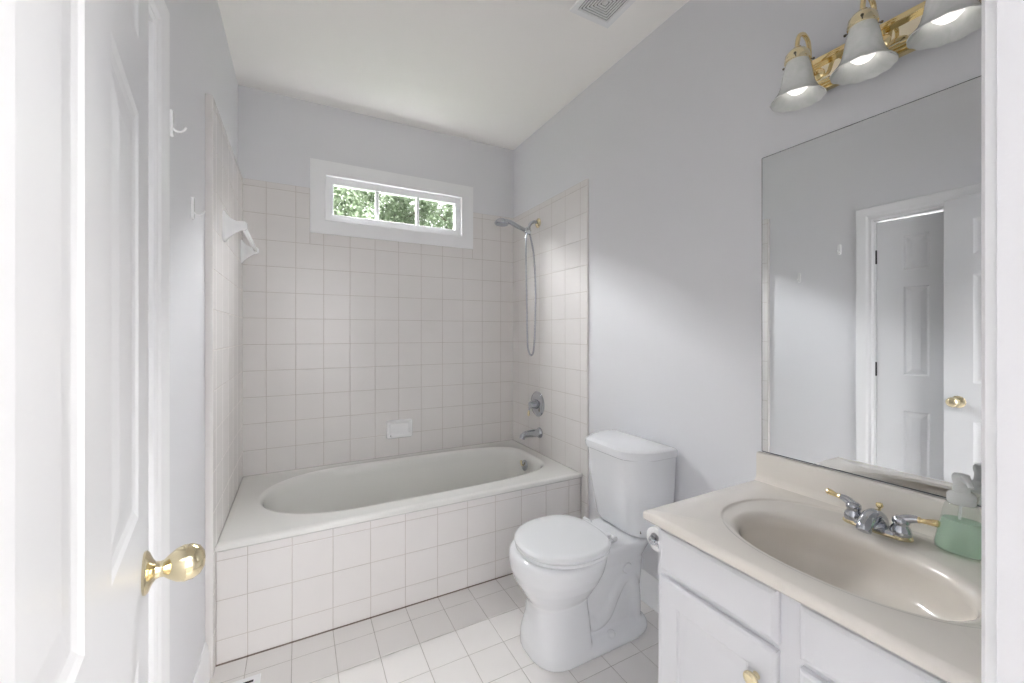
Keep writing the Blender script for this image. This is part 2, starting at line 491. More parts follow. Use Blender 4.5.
# ------------------------------------------------------------------ doors
def panel_face(bm, xe, ze, pan, y, out, depth=0.0045, bead=0.020, flat=0.006, rise=0.034):
    """a door face at plane y with raised panels in cells pan (set of (i,j)). out = -1 or +1 outward direction in y"""
    for i in range(len(xe) - 1):
        for j in range(len(ze) - 1):
            x0, x1, z0, z1 = xe[i], xe[i + 1], ze[j], ze[j + 1]
            def q(ins, d): return [(x0 + ins, y - out * d, z0 + ins), (x1 - ins, y - out * d, z0 + ins), (x1 - ins, y - out * d, z1 - ins), (x0 + ins, y - out * d, z1 - ins)]
            if (i, j) in pan:
                rs = [q(0, 0), q(0.003, 0.0), q(bead * 0.5, depth * 0.6), q(bead, depth), q(bead + flat, depth), q(bead + flat + rise, 0.0015), q(bead + flat + rise + 0.001, 0.0015)]
                rings(bm, rs, False, True)
            else:
                bm.faces.new([bm.verts.new(p) for p in q(0, 0)])
def panel_slab(w, h, t, xe, ze, pan, **k):
    bm = bmesh.new()
    panel_face(bm, xe, ze, pan, 0, -1, **k)
    panel_face(bm, xe, ze, pan, t, 1, **k)
    c = [(0, 0), (w, 0), (w, h), (0, h)]
    rings(bm, [[(x, 0, z) for x, z in c], [(x, t, z) for x, z in c]], False, False)
    return bm

def knob_bm(egg=True):
    """lever-less door knob along +Z: rose, neck, egg-shaped grip"""
    bm = bmesh.new()
    lathe(bm, [(0.0, 0.0), (0.031, 0.0), (0.032, 0.003), (0.029, 0.006), (0.019, 0.010), (0.013, 0.014), (0.0115, 0.020), (0.0125, 0.024),
               (0.018, 0.030), (0.0245, 0.039), (0.0275, 0.049), (0.0265, 0.060), (0.0215, 0.069), (0.012, 0.075), (0.0, 0.0765)], 40, cap0=False, cap1=False)
    return bm

# entrance door, open 90 degrees along the left wall
DW, DH, DT = 0.742, 2.018, 0.035
ent = thing('entrance_door', 'white six panel door standing open along the left wall, with an egg shaped brass knob', 'door',
            (0.182, -2.645, 0.006), R(90 + 8.9))
xe = [0, 0.114, 0.318, 0.424, 0.628, DW]
ze = [0, 0.20, 0.82, 1.018, 1.600, 1.700, 1.895, DH]
pans = {(i, j) for i in (1, 3) for j in (1, 3, 5)}
build('door_leaf', panel_slab(DW, DH, DT, xe, ze, pans), M['door'], ent, ang=5)
kb = knob_bm(); bmesh.ops.transform(kb, matrix=align((DW - 0.060, 0.0, 0.914), (0, -1, 0)), verts=kb.verts)
build('door_knob', kb, M['palebrass'], ent)
kb = knob_bm(); bmesh.ops.transform(kb, matrix=align((DW - 0.060, DT, 0.914), (0, 1, 0)) @ Matrix.Scale(0.42, 4), verts=kb.verts)
build('door_knob', kb, M['palebrass'], ent)
bm = bmesh.new(); box(bm, DW - 0.0005, DW + 0.0015, 0.006, 0.029, 0.884, 0.944)
build('latch_plate', bm, M['palebrass'], ent)
for z in (0.22, 1.0, 1.78):
    bm = bmesh.new(); tube(bm, [(-0.004, 0.002, z - 0.045), (-0.004, 0.002, z + 0.045)], 0.006, 10)
    build('hinge', bm, M['palebrass'], ent)

# closet door, slightly ajar into the closet, black hinges
CW = CY1 - CY0 - 0.030
clo = thing('closet_door', 'white six panel closet door with black hinges, seen in the mirror behind the open door', 'door',
            (LX - 0.004, CY1 - 0.014, 0.006), R(90 - 5.5))
xe = [-CW, -CW + 0.122, -CW + 0.245, -CW + 0.360, -CW + 0.483, 0]
xe = [-CW, -CW + 0.125, -CW + 0.243, -0.243, -0.125, 0]
ze = [0, 0.20, 0.815, 1.028, 1.572, 1.668, 1.885, CZ - 0.024]
bm = bmesh.new()
panel_face(bm, xe, ze, pans, 0, -1, depth=0.006, bead=0.012, flat=0.004, rise=0.024); panel_face(bm, xe, ze, pans, DT, 1, depth=0.006, bead=0.012, flat=0.004, rise=0.024)
c = [(-CW, 0), (0, 0), (0, ze[-1]), (-CW, ze[-1])]
rings(bm, [[(x, 0, z) for x, z in c], [(x, DT, z) for x, z in c]], False, False)
build('door_leaf', bm, M['door'], clo, ang=5)
for z in (0.30, 1.058, 1.769):
    bm = bmesh.new(); box(bm, -0.003, 0.004, -0.006, 0.004, z - 0.044, z + 0.044, 0.001)
    build('hinge', bm, M['black'], clo)
kb = knob_bm(); bmesh.ops.transform(kb, matrix=align((-CW + 0.06, 0.0, 0.925), (0, -1, 0)) @ Matrix.Scale(0.3, 4), verts=kb.verts)
build('door_knob', kb, M['palebrass'], clo)

# ------------------------------------------------------------------ bathtub
tub = thing('bathtub', 'built-in bone-white bathtub in a deck faced with ivory tiles, under the window', 'bathtub', (0, 0, 0))
DZ = 0.472
def tub_outline(n, x0, x1, y0, y1, xc, nl, nr, z):
    out = []
    yc = (y0 + y1) / 2; b = (y1 - y0) / 2
    for i in range(n):
        a = 2 * PI * i / n
        c, s = math.cos(a), math.sin(a)
        if c >= 0: e = nr; A = x1 - xc
        else: e = nl; A = xc - x0
        out.append((xc + A * math.copysign(abs(c) ** (2 / e), c), yc + b * math.copysign(abs(s) ** (2 / e), s), z))
    return out
def rect_ring(ref, cx, cy, x0, x1, y0, y1, z):
    """project the angles of ref onto a rectangle; snap nearest to corners"""
    out = []
    for p in ref:
        dx, dy = p[0] - cx, p[1] - cy
        tx = ((x1 - cx) / dx if dx > 0 else (x0 - cx) / dx) if abs(dx) > 1e-9 else 1e9
        ty = ((y1 - cy) / dy if dy > 0 else (y0 - cy) / dy) if abs(dy) > 1e-9 else 1e9
        t = min(tx, ty); out.append([cx + dx * t, cy + dy * t, z])
    for X in (x0, x1):
        for Y in (y0, y1):
            k = min(range(len(out)), key=lambda i: (out[i][0] - X) ** 2 + (out[i][1] - Y) ** 2)
            out[k][0], out[k][1] = X, Y
    return [tuple(p) for p in out]
N = 128
ol = lambda d, z: tub_outline(N, 0.125 + d, 1.665 - d, -0.765 + d, -0.105 - d, 0.56, 2.15, 4.5, z)
ref = ol(0, DZ)
X0, X1, Y0, Y1 = 0.0035, W - 0.0085, -0.878, -0.0085
rr = lambda i, z: rect_ring(ref, 0.85, -0.43, X0 + i, X1 - i, Y0 + i, Y1 - i, z)
bm = bmesh.new()
RS = [rr(0.012, 0.440), rr(0.0, 0.450), rr(0, 0.462), rr(0.003, 0.469), rr(0.009, DZ), rr(0.03, DZ),
      ol(-0.018, DZ), ol(-0.010, DZ + 0.0015), ol(-0.004, DZ - 0.001), ol(0.004, DZ - 0.008), ol(0.010, DZ - 0.020)]
for k in range(1, 15):          # walls sweep down, the left end as a long backrest
    t = k / 14
    d = t ** 1.0
    z = DZ - 0.020 - 0.335 * (1 - (1 - d) ** 1.6)
    ex = t ** 1.7
    x0 = 0.135 + 0.06 * t + 0.36 * t ** 1.8; x1 = 1.655 - 0.045 * t - 0.09 * t ** 5
    y0 = -0.755 + 0.05 * t + 0.09 * t ** 6; y1 = -0.115 - 0.05 * t - 0.09 * t ** 6
    RS.append(tub_outline(N, x0, x1, y0, y1, 0.56 + 0.28 * t, 2.15 + 0.8 * t, 4.5 - 0.5 * t, z))
bt = RS[-1]
zc = bt[0][2]
for f in (0.9, 0.7, 0.4, 0.12):
    RS.append([(1.0 + (p[0] - 1.0) * f, -0.43 + (p[1] + 0.43) * f, zc - 0.010 + 0.008 * f * f) for p in bt])
rings(bm, RS, False, True)
build('tub_basin', bm, M['tub'], tub, ang=50)
# the knee wall and its tiles
bm = bmesh.new(); box(bm, 0.0035, W - 0.0085, -0.853, -0.800, 0.0, 0.452)
build('knee_wall', bm, M['caulk'], tub)
tiles('apron_tiles', [0.0035] + XS[1:-1] + [W - 0.0085], [0.0, 0.094, 0.249, 0.404, 0.447], (0, -0.853, 0), (1, 0, 0), (0, 0, 1), (0, -1, 0), 0.009,
      [M['tile'], M['grout']], parent=tub)
bm = bmesh.new(); box(bm, 0.0035, W - 0.0085, -0.8665, -0.861, -0.001, 0.0035)
build('grout_joint', bm, mat('dark_brown_grout', (0.22, 0.18, 0.15), 0.9), tub)
# overflow plate on the drain end and the drain
ov = bmesh.new()
lathe(ov, [(0.0, 0.0), (0.034, 0.0), (0.036, 0.004), (0.031, 0.010), (0.018, 0.014), (0.0, 0.015)], 32, align((1.636, -0.415, 0.402), (-1, 0, 0.10)), False, False)
ovp = build('overflow_plate', ov, M['chrome'], tub)
bm = bmesh.new(); tube(bm, [(1.627, -0.415, 0.402), (1.610, -0.415, 0.410), (1.606, -0.415, 0.438)], [0.006, 0.006, 0.008], 12)
build('trip_lever', bm, M['palebrass'], ovp)
bm = bmesh.new(); lathe(bm, [(0, 0.0), (0.034, 0.0), (0.034, 0.004), (0.022, 0.002), (0.0, 0.001)], 28, Matrix.Translation((1.42, -0.43, zc - 0.004)), False, False)
build('drain', bm, M['chrome'], tub)

# ------------------------------------------------------------------ tub spout, valve, shower
bm = bmesh.new()
sp = thing('tub_spout', 'chrome tub spout low on the tiled right wall above the tub', 'faucet', (W - 0.009, -0.404, 0.606))
pts = bez([(0, 0, 0.0), (-0.05, 0, 0.002), (-0.11, 0, 0.001), (-0.135, 0, -0.008), (-0.142, 0, -0.026)], 6)
nn = len(pts)
tube(bm, pts, [0.029 - 0.010 * min(1, i / (nn * 0.7)) for i in range(nn)], 20)
lathe(bm, [(0.036, 0.0), (0.036, 0.006), (0.031, 0.014), (0.028, 0.02)], 28, align((0, 0, 0), (-1, 0, 0)))
build('spout', bm, M['chrome'], sp)
vv = thing('shower_valve', 'round chrome shower valve plate with a small lever on the tiled right wall', 'valve', (W - 0.009, -0.378, 0.800))
bm = bmesh.new()
lathe(bm, [(0.0, 0.0), (0.086, 0.0), (0.087, 0.004), (0.080, 0.011), (0.055, 0.016), (0.034, 0.018), (0.0, 0.019)], 48, align((0, 0, 0), (-1, 0, 0)), False, False)
build('valve_plate', bm, M['chrome'], vv)
bm = bmesh.new()
lathe(bm, [(0.033, 0.014), (0.032, 0.03), (0.026, 0.042), (0.024, 0.058), (0.02, 0.066), (0.0, 0.07)], 28, align((0, 0, 0), (-1, 0, 0)), True, False)
build('valve_hub', bm, M['chrome'], vv)
bm = bmesh.new()
tube(bm, bez([(-0.056, 0, 0), (-0.064, 0.006, -0.02), (-0.066, 0.010, -0.04)], 5), 0.006, 12)
h1 = build('handle', bm, M['chrome'], vv)
bm = bmesh.new(); tube(bm, [(-0.066, 0.010, -0.038), (-0.067, 0.012, -0.055), (-0.067, 0.013, -0.074), (-0.067, 0.013, -0.080)], [0.006, 0.0085, 0.009, 0.004], 14)
build('handle_tip', bm, M['palebrass'], h1)

sh = thing('hand_shower', 'chrome hand shower with a looped hose on a brass flange, on the tiled right wall', 'shower', (W - 0.009, -0.384, 2.055))
bm = bmesh.new(); lathe(bm, [(0.0, 0), (0.033, 0), (0.033, 0.004), (0.024, 0.012), (0.012, 0.016), (0.0, 0.017)], 32, align((0, 0, 0), (-1, 0, 0)), False, False)
build('flange', bm, M['palebrass'], sh)
bm = bmesh.new()
arm = bez([(0, 0, 0), (-0.035, 0, 0.004), (-0.062, 0, -0.012), (-0.080, 0, -0.045)], 8)
tube(bm, arm, 0.0105, 16)
build('shower_arm', bm, M['chrome'], sh)
bm = bmesh.new()
lathe(bm, [(0.0, 0), (0.015, 0), (0.017, 0.01), (0.016, 0.035), (0.013, 0.042), (0, 0.042)], 20, align((-0.080, 0, -0.040), (-0.15, 0, -1)), False, False)
lathe(bm, [(0.0, -0.022), (0.017, -0.022), (0.019, -0.01), (0.019, 0.016), (0.014, 0.022), (0, 0.022)], 20, align((-0.090, 0, -0.066), (-1, 0, 0.30)), False, False)
build('holder', bm, M['chrome'], sh)
bm = bmesh.new()
hp = bez([(-0.070, 0, -0.074), (-0.105, 0, -0.063), (-0.16, 0.0, -0.045), (-0.215, 0.0, -0.024), (-0.255, 0, -0.018)], 7)
tube(bm, hp, [0.011 + 0.004 * abs(math.sin(i / len(hp) * 2.2)) for i in range(len(hp))], 16)
hd = build('handle', bm, M['chrome'], sh)
bm = bmesh.new()
lathe(bm, [(0.0, 0.034), (0.018, 0.033), (0.034, 0.024), (0.046, 0.010), (0.048, 0.0), (0.045, -0.004), (0.0, -0.004)], 36, align((-0.285, 0, -0.040), (0.08, 0.0, 1)), False, False)
build('spray_head', bm, M['chrome'], sh)
bm = bmesh.new()
lathe(bm, [(0.0, 0.0), (0.040, 0.0), (0.038, -0.003), (0.0, -0.003)], 36, align((-0.285, 0, -0.0445), (0.08, 0.0, 1)), False, False)
for ring_, cnt in ((0.012, 6), (0.024, 12), (0.033, 18)):
    for i in range(cnt):
        a = 2 * PI * i / cnt
        lathe(bm, [(0.002, 0.0), (0.0015, -0.003), (0, -0.003)], 6, align((-0.285 + ring_ * math.cos(a), ring_ * math.sin(a), -0.0475), (0.08, 0, 1)), False, False)
build('spray_face', bm, mat('grey_nozzle_plate', (0.35, 0.37, 0.40), 0.4, 0.3), sh)
bm = bmesh.new()
hose = bez([(-0.092, 0, -0.078), (-0.098, 0, -0.13), (-0.096, 0.004, -0.30), (-0.090, 0.006, -0.55), (-0.086, 0.006, -0.76), (-0.082, 0.004, -0.86), (-0.066, 0.0, -0.912),
            (-0.046, -0.004, -0.90), (-0.036, -0.006, -0.82), (-0.030, -0.008, -0.65), (-0.028, -0.006, -0.42), (-0.040, -0.003, -0.22), (-0.062, 0, -0.11), (-0.072, 0, -0.078)], 16)
tube(bm, hose, [0.0068 if i % 2 else 0.0056 for i in range(len(hose))], 10)
build('hose', bm, M['chrome'], sh, ang=80)

# ------------------------------------------------------------------ soap dish on the back wall
sd = thing('soap_dish', 'white ceramic soap dish set in the tiles of the back wall', 'soap dish', (0.890, -0.006, 0.648))
bm = bmesh.new()
def rrect(w, h, r, n=6):
    out = []
    for cx, cy, a0 in ((w / 2 - r, h / 2 - r, 0), (-w / 2 + r, h / 2 - r, 90), (-w / 2 + r, -h / 2 + r, 180), (w / 2 - r, -h / 2 + r, 270)):
        for k in range(n + 1):
            a = R(a0 + 90 * k / n); out.append((cx + r * math.cos(a), cy + r * math.sin(a)))
    return out
def rr3(w, h, r, y, dz=0, n=6): return [(x, y, z + dz) for x, z in rrect(w, h, r, n)]
rings(bm, [rr3(0.172, 0.122, 0.014, 0.0), rr3(0.172, 0.122, 0.014, -0.014), rr3(0.162, 0.112, 0.013, -0.022), rr3(0.148, 0.098, 0.012, -0.0235), rr3(0.132, 0.082, 0.010, -0.019), rr3(0.118, 0.068, 0.008, -0.010)])
build('dish_body', bm, M['ceramic'], sd)
bm = bmesh.new()
def shelf(y, hw, hz): return [(-hw, y, -0.046), (hw, y, -0.046), (hw, y, -0.046 + hz), (-hw, y, -0.046 + hz)]
rings(bm, [shelf(-0.006, 0.066, 0.012), shelf(-0.040, 0.062, 0.012), shelf(-0.046, 0.056, 0.010)])
box(bm, -0.062, 0.062, -0.044, -0.038, -0.044, -0.026, 0.002)
build('soap_tray', bm, M['ceramic'], sd)

# ------------------------------------------------------------------ towel bar with two ceramic brackets on the left tile
tb = thing('towel_bar', 'white ceramic towel bar with two flared brackets, high on the left tiled wall', 'towel bar', (0.0035, -0.38, 1.745))
def bracket(y):
    bm = bmesh.new()
    rs = []
    for t, hz, hy, dz in ((0, 0.066, 0.030, 0.003), (0.006, 0.065, 0.029, 0.003), (0.013, 0.055, 0.022, 0.002), (0.028, 0.038, 0.015, 0.003), (0.048, 0.025, 0.013, 0.006),
                          (0.062, 0.021, 0.014, 0.012), (0.078, 0.019, 0.0135, 0.014), (0.086, 0.011, 0.008, 0.014)):
        rs.append([(t, y + hy * a, dz + hz * b) for a, b in [(math.copysign(abs(math.cos(q)) ** 0.6, math.cos(q)), math.copysign(abs(math.sin(q)) ** 0.6, math.sin(q))) for q in [2 * PI * k / 28 for k in range(28)]]])
    rings(bm, rs)
    build('bracket', bm, M['ceramic'], tb, ang=60)
bracket(-0.30); bracket(0.30)
bm = bmesh.new(); box(bm, 0.062, 0.078, -0.292, 0.292, 0.006, 0.022, 0.002)
build('bar', bm, M['clear'] if False else M['plast'], tb)

# adhesive hooks on the left wall
hooks = []
def make_hook(label, loc):
    t = thing('wall_hook', label, 'hook', loc, 0, 'adhesive hooks on the left wall')
    bm = bmesh.new()
    b2 = bmesh.new()
    rings(b2, [[(0.0, x, z) for x, z in rrect(0.022, 0.074, 0.0105)], [(0.004, x, z) for x, z in rrect(0.022, 0.074, 0.0105)], [(0.007, x, z) for x, z in rrect(0.016, 0.068, 0.0078)]])
    join(bm, b2)
    build('back_plate', bm, M['ceramic'], t)
    bm = bmesh.new()
    tube(bm, bez([(0.005, 0, -0.012), (0.012, 0, -0.019), (0.022, 0, -0.019), (0.030, 0, -0.013), (0.034, 0, -0.005)], 5), [0.0030] * 20 + [0.0036], 10)
    build('hook_arm', bm, M['ceramic'], t)
make_hook('small white adhesive hook on the left wall, the higher one nearer the door casing', (LX, -1.385, 1.860))
make_hook('small white adhesive hook on the left wall, the lower one nearer the tub tiles', (LX, -1.135, 1.698))

# ------------------------------------------------------------------ ceiling exhaust vent
cv = thing('ceiling_vent', 'square ceiling vent with nested square louvres, white with dark slots', 'vent', (1.452, -1.434, H))
bm = bmesh.new()
def sq(bm, h0, h1, z0, z1, bev=0.0):
    for a in range(4):
        b2 = bmesh.new()
        q = [(-h1, -h1), (h1, -h1), (h0, -h0), (-h0, -h0)]
        rings(b2, [[(x, y, z0) for x, y in q], [(x, y, z1) for x, y in q]])
        join(bm, b2, Matrix.Rotation(a * PI / 2, 4, 'Z'))
sq(bm, 0.083, 0.108, -0.008, 0.0)
build('vent_frame', bm, M['ceramic'], cv)
bm = bmesh.new()
for k in range(6):
    h1 = 0.0795 - k * 0.0115
    sq(bm, h1 - 0.0062, h1, -0.010, -0.006)
box(bm, -0.0105, 0.0105, -0.0105, 0.0105, -0.010, -0.004)
build('louvre', bm, M['ceramic'], cv)
bm = bmesh.new(); box(bm, -0.084, 0.084, -0.084, 0.084, -0.0015, -0.0001)
build('backing', bm, M['dark'], cv)

# floor register beside the tub
fr = thing('floor_register', 'white metal floor register with dark slots beside the left wall', 'vent', (0.105, -1.115, 0.0))
bm = bmesh.new()
rings(bm, [[(-0.057, -0.13, 0), (0.057, -0.13, 0), (0.057, 0.13, 0), (-0.057, 0.13, 0)], [(-0.055, -0.128, 0.004), (0.055, -0.128, 0.004), (0.055, 0.128, 0.004), (-0.055, 0.128, 0.004)],
           [(-0.040, -0.113, 0.006), (0.040, -0.113, 0.006), (0.040, 0.113, 0.006), (-0.040, 0.113, 0.006)]])
build('register_plate', bm, M['trim'], fr)
bm = bmesh.new()
for k in range(11):
    for sx in (-1, 1):
        box(bm, sx * 0.019 - 0.016, sx * 0.019 + 0.016, -0.105 + k * 0.02, -0.095 + k * 0.02, 0.0058, 0.0064)
build('slots', bm, M['dark'], fr)

# ------------------------------------------------------------------ toilet
TY = -1.376
to = thing('toilet', 'white two-piece toilet with a closed round seat between the tub and the vanity', 'toilet', (0, 0, 0))
def sup(cx, a0, a1, b, z, n=2.3, n2=2.6, N=64, cy=TY):
    """egg: front half (towards -x) length a0, rear half a1, half-width b"""
    out = []
    for i in range(N):
        t = 2 * PI * i / N
        c, s = math.cos(t), math.sin(t)
        e = n2 if c > 0 else n
        A = a1 if c > 0 else a0
        out.append((cx + A * math.copysign(abs(c) ** (2 / e), c), cy + b * math.copysign(abs(s) ** (2 / e), s), z))
    return out
bm = bmesh.new()
def solid(rs):
    b2 = bmesh.new(); rings(b2, rs); join(bm, b2)
# bowl: wide at the rim, necking into the front column
solid([sup(1.228, 0.126, 0.13, 0.112, 0.0), sup(1.228, 0.124, 0.13, 0.110, 0.03, 2.6), sup(1.230, 0.113, 0.13, 0.100, 0.10, 2.6), sup(1.235, 0.108, 0.13, 0.098, 0.17, 2.5), sup(1.235, 0.118, 0.14, 0.106, 0.205),
       sup(1.242, 0.152, 0.15, 0.132, 0.245), sup(1.246, 0.183, 0.16, 0.160, 0.290), sup(1.250, 0.203, 0.17, 0.181, 0.335), sup(1.252, 0.207, 0.180, 0.187, 0.375), sup(1.254, 0.204, 0.182, 0.186, 0.396), sup(1.256, 0.192, 0.178, 0.176, 0.405)])
# rear body carrying the tank
solid([sup(1.47, 0.19, 0.18, 0.094, 0.0, 4, 5), sup(1.47, 0.19, 0.18, 0.094, 0.06, 4, 5), sup(1.47, 0.19, 0.180, 0.092, 0.16, 4, 5), sup(1.48, 0.20, 0.178, 0.096, 0.24, 4, 5),
       sup(1.49, 0.19, 0.175, 0.104, 0.31, 4, 4), sup(1.52, 0.20, 0.17, 0.118, 0.350, 3, 3.5), sup(1.53, 0.20, 0.175, 0.130, 0.382, 3, 4), sup(1.53, 0.20, 0.175, 0.132, 0.395, 3, 4), sup(1.53, 0.19, 0.17, 0.128, 0.402, 3, 4)])
# foot flange
solid([sup(1.40, 0.292, 0.270, 0.149, 0.0, 2.9, 4.0), sup(1.40, 0.292, 0.270, 0.149, 0.022, 2.9, 4.0), sup(1.40, 0.282, 0.260, 0.135, 0.038, 2.9, 4.0), sup(1.38, 0.260, 0.245, 0.11, 0.052, 2.9, 4)])
# front skirt on both sides of the column, meeting the flange
solid([sup(1.230, 0.133, 0.105, 0.146, 0.0, 2.5, 7), sup(1.230, 0.130, 0.105, 0.142, 0.05, 2.5, 7), sup(1.232, 0.114, 0.105, 0.122, 0.13, 2.5, 7), sup(1.235, 0.110, 0.10, 0.110, 0.20, 2.5, 6), sup(1.24, 0.112, 0.09, 0.105, 0.24, 2.5, 5)])
# trapway: an S-shaped pipe bulging a little from both sides
for sy in (-1, 1):
    yy = TY + sy * 0.062
    tube(bm, bez([(1.32, yy, 0.13), (1.37, yy, 0.09), (1.43, yy, 0.11), (1.475, yy, 0.18), (1.52, yy, 0.235), (1.565, yy, 0.235), (1.59, yy, 0.17), (1.595, yy, 0.10), (1.595, yy, 0.02)], 6), 0.043, 16)
body = build('toilet_bowl', bm, M['porcelain'], to, merge=False)
rm = body.modifiers.new('remesh', 'REMESH'); rm.mode = 'VOXEL'; rm.voxel_size = 0.005; rm.use_smooth_shade = True
sm = body.modifiers.new('smooth', 'SMOOTH'); sm.factor = 0.5; sm.iterations = 14
# seat, lid
def dsk(z, d, zadd=0): return sup(1.272, 0.203 - d, 0.175 - d, 0.188 - d, z, 2.15, 2.7)
bm = bmesh.new(); rings(bm, [dsk(0.405, 0.010), dsk(0.407, 0.004), dsk(0.418, 0.003), dsk(0.4205, 0.008)])
build('seat', bm, M['seat'], to)
bm = bmesh.new(); rings(bm, [dsk(0.4215, 0.006), dsk(0.424, 0.001), dsk(0.434, 0.0), dsk(0.4405, 0.005), dsk(0.4435, 0.014), dsk(0.4455, 0.045), dsk(0.447, 0.10)])
box(bm, 1.415, 1.466, TY - 0.085, TY + 0.085, 0.421, 0.436, 0.004)
build('seat_lid', bm, M['seat'], to)
for s in (-1, 1):
    bm = bmesh.new(); tube(bm, [(1.468, TY + s * 0.062, 0.425), (1.468, TY + s * 0.105, 0.425)], 0.0105, 16)
    box(bm, 1.456, 1.482, TY + s * 0.075 - 0.013, TY + s * 0.075 + 0.013, 0.400, 0.424, 0.004)
    build('seat_hinge', bm, M['seat'], to)
    bm = bmesh.new(); lathe(bm, [(0.0165, 0.0), (0.0165, 0.012), (0.014, 0.021), (0.007, 0.026), (0, 0.027)], 22, Matrix.Translation((1.435, TY + s * 0.116, 0.033)), True, False)
    build('bolt_cap', bm, M['seat'], to)
    bm = bmesh.new(); lathe(bm, [(0.023, 0.0), (0.023, 0.005), (0.020, 0.009), (0.0, 0.0105)], 26, align((1.535, TY + s * 0.100, 0.285), (0.0, s, 0.0)), True, False)
    build('side_plug', bm, M['porcelain'], to)
# tank: rounded front with clipped corners, tapering down
def tank(xf, hw, z, ins=0.0, chx=0.085, chy=0.10):
    xb = 1.752 - ins; xf += ins; hw -= ins
    pts = [(xb, -hw), (xf + chx, -hw), (xf, -hw + chy), (xf, hw - chy), (xf + chx, hw), (xb, hw)]
    # round each corner
    out = []
    n = len(pts)
    for i in range(n):
        p0, p1, p2 = Vector(pts[i - 1]), Vector(pts[i]), Vector(pts[(i + 1) % n])
        r = 0.012 if i in (0, 5) else 0.040
        a = p1 + (p0 - p1).normalized() * r; b = p1 + (p2 - p1).normalized() * r
        for k in range(7):
            t = k / 6
            q = a * (1 - t) ** 2 + p1 * 2 * t * (1 - t) + b * t * t
            out.append((q.x, TY + 0.014 + q.y, z))
    return out
bm = bmesh.new()
rings(bm, [tank(1.575, 0.165, 0.403, 0.02, 0.05, 0.05), tank(1.565, 0.168, 0.409, 0.004, 0.05, 0.05), tank(1.558, 0.170, 0.43, 0, 0.055, 0.05), tank(1.530, 0.186, 0.60, 0, 0.075, 0.05), tank(1.514, 0.194, 0.757, 0, 0.060, 0.06)])
build('tank', bm, M['porcelain'], to)
bm = bmesh.new()
rings(bm, [tank(1.500, 0.202, 0.750, 0.006, 0.10, 0.065), tank(1.500, 0.203, 0.754, 0.001, 0.10, 0.065), tank(1.498, 0.204, 0.772, 0, 0.10, 0.065), tank(1.498, 0.204, 0.785, 0.003, 0.10, 0.065), tank(1.498, 0.204, 0.792, 0.012, 0.10, 0.065), tank(1.498, 0.204, 0.795, 0.026, 0.10, 0.065)])
build('tank_lid', bm, M['porcelain'], to)
bm = bmesh.new()
tube(bm, bez([(1.755, TY + 0.17, 0.16), (1.72, TY + 0.17, 0.17), (1.70, TY + 0.165, 0.25), (1.69, TY + 0.14, 0.40)], 6), 0.005, 8)
build('supply_line', bm, M['chrome'], to)

# ------------------------------------------------------------------ vanity
VY0, VY1 = FY + 0.001, -1.926       # cabinet extent along y
FXX = 1.233                          # face frame plane
va = thing('vanity_cabinet', 'white vanity cabinet with raised panel doors and brass knobs under the cream top', 'cabinet', (0, 0, 0))
bm = bmesh.new()
box(bm, FXX + 0.0185, W - 0.001, VY1 - 0.016, VY1, 0.0, 0.732); box(bm, FXX + 0.0185, W - 0.001, VY0, VY0 + 0.016, 0.0, 0.732)
box(bm, FXX + 0.06, W - 0.001, VY0, VY1, 0.09, 0.105); box(bm, W - 0.012, W - 0.001, VY0, VY1, 0.09, 0.732)
box(bm, FXX + 0.06, FXX + 0.075, VY0, VY1, 0.0, 0.10)
build('carcass', bm, M['cab'], va)
bm = bmesh.new()
# face frame stiles and rails
for a, b in ((VY1 - 0.030, VY1 + 0.0002), (-2.325, -2.262), (VY0, VY0 + 0.030)): box(bm, FXX, FXX + 0.018, a, b, 0.0 if b > -2.0 else 0.10, 0.732)
for z0, z1 in ((0.10, 0.135), (0.582, 0.612), (0.715, 0.732)): box(bm, FXX + 0.0004, FXX + 0.018, VY0 + 0.03, VY1 - 0.03, z0, z1)
build('face_frame', bm, M['cab'], va)
def front(nm, y1, y0, z0, z1, panel):
    w, h = y1 - y0, z1 - z0
    if panel:
        bm = bmesh.new()
        xe = [0, 0.058, w - 0.058, w]; ze = [0, 0.060, h - 0.060, h]
        def q(ins, y): return [(ins, y, ins), (w - ins, y, ins), (w - ins, y, h - ins), (ins, y, h - ins)]
        rings(bm, [q(0, 0.018), q(0, 0.006), q(0.003, 0.002), q(0.008, 0.0)], True, False)
        xe = [0.008] + xe[1:3] + [w - 0.008]; ze = [0.008] + ze[1:3] + [h - 0.008]
        panel_face(bm, xe, ze, {(1, 1)}, 0, -1, depth=0.005, bead=0.010, flat=0.002, rise=0.020)
    else:
        bm = bmesh.new()
        def q(ins, y): return [(ins, y, ins), (w - ins, y, ins), (w - ins, y, h - ins), (ins, y, h - ins)]
        rings(bm, [q(0, 0.018), q(0, 0.008), q(0.004, 0.003), q(0.012, 0.0), q(0.02, 0.0)], True, True)
    # local X -> world -Y ; front (local -Y) -> world -X
    m = Matrix.Translation((FXX - 0.0185, y1, z0)) @ Matrix.Rotation(-PI / 2, 4, 'Z')
    bmesh.ops.transform(bm, matrix=m, verts=bm.verts)
    return build(nm, bm, M['cab'], va, ang=12)
def cab_knob(parent, y, z):
    bm = bmesh.new()
    lathe(bm, [(0.0, 0.0), (0.0085, 0.0), (0.0075, 0.004), (0.0055, 0.010), (0.0085, 0.014), (0.0145, 0.017), (0.0165, 0.021), (0.0160, 0.025), (0.012, 0.027), (0.006, 0.0275), (0.0, 0.0278)], 28, align((FXX - 0.0184, y, z), (-1, 0, 0)), False, False)
    build('knob', bm, M['palebrass'], parent)
d1 = front('door', -1.945, -2.270, 0.118, 0.588, True); cab_knob(d1, -2.228, 0.508)
d2 = front('door', -2.316, -2.655, 0.118, 0.588, True); cab_knob(d2, -2.358, 0.508)
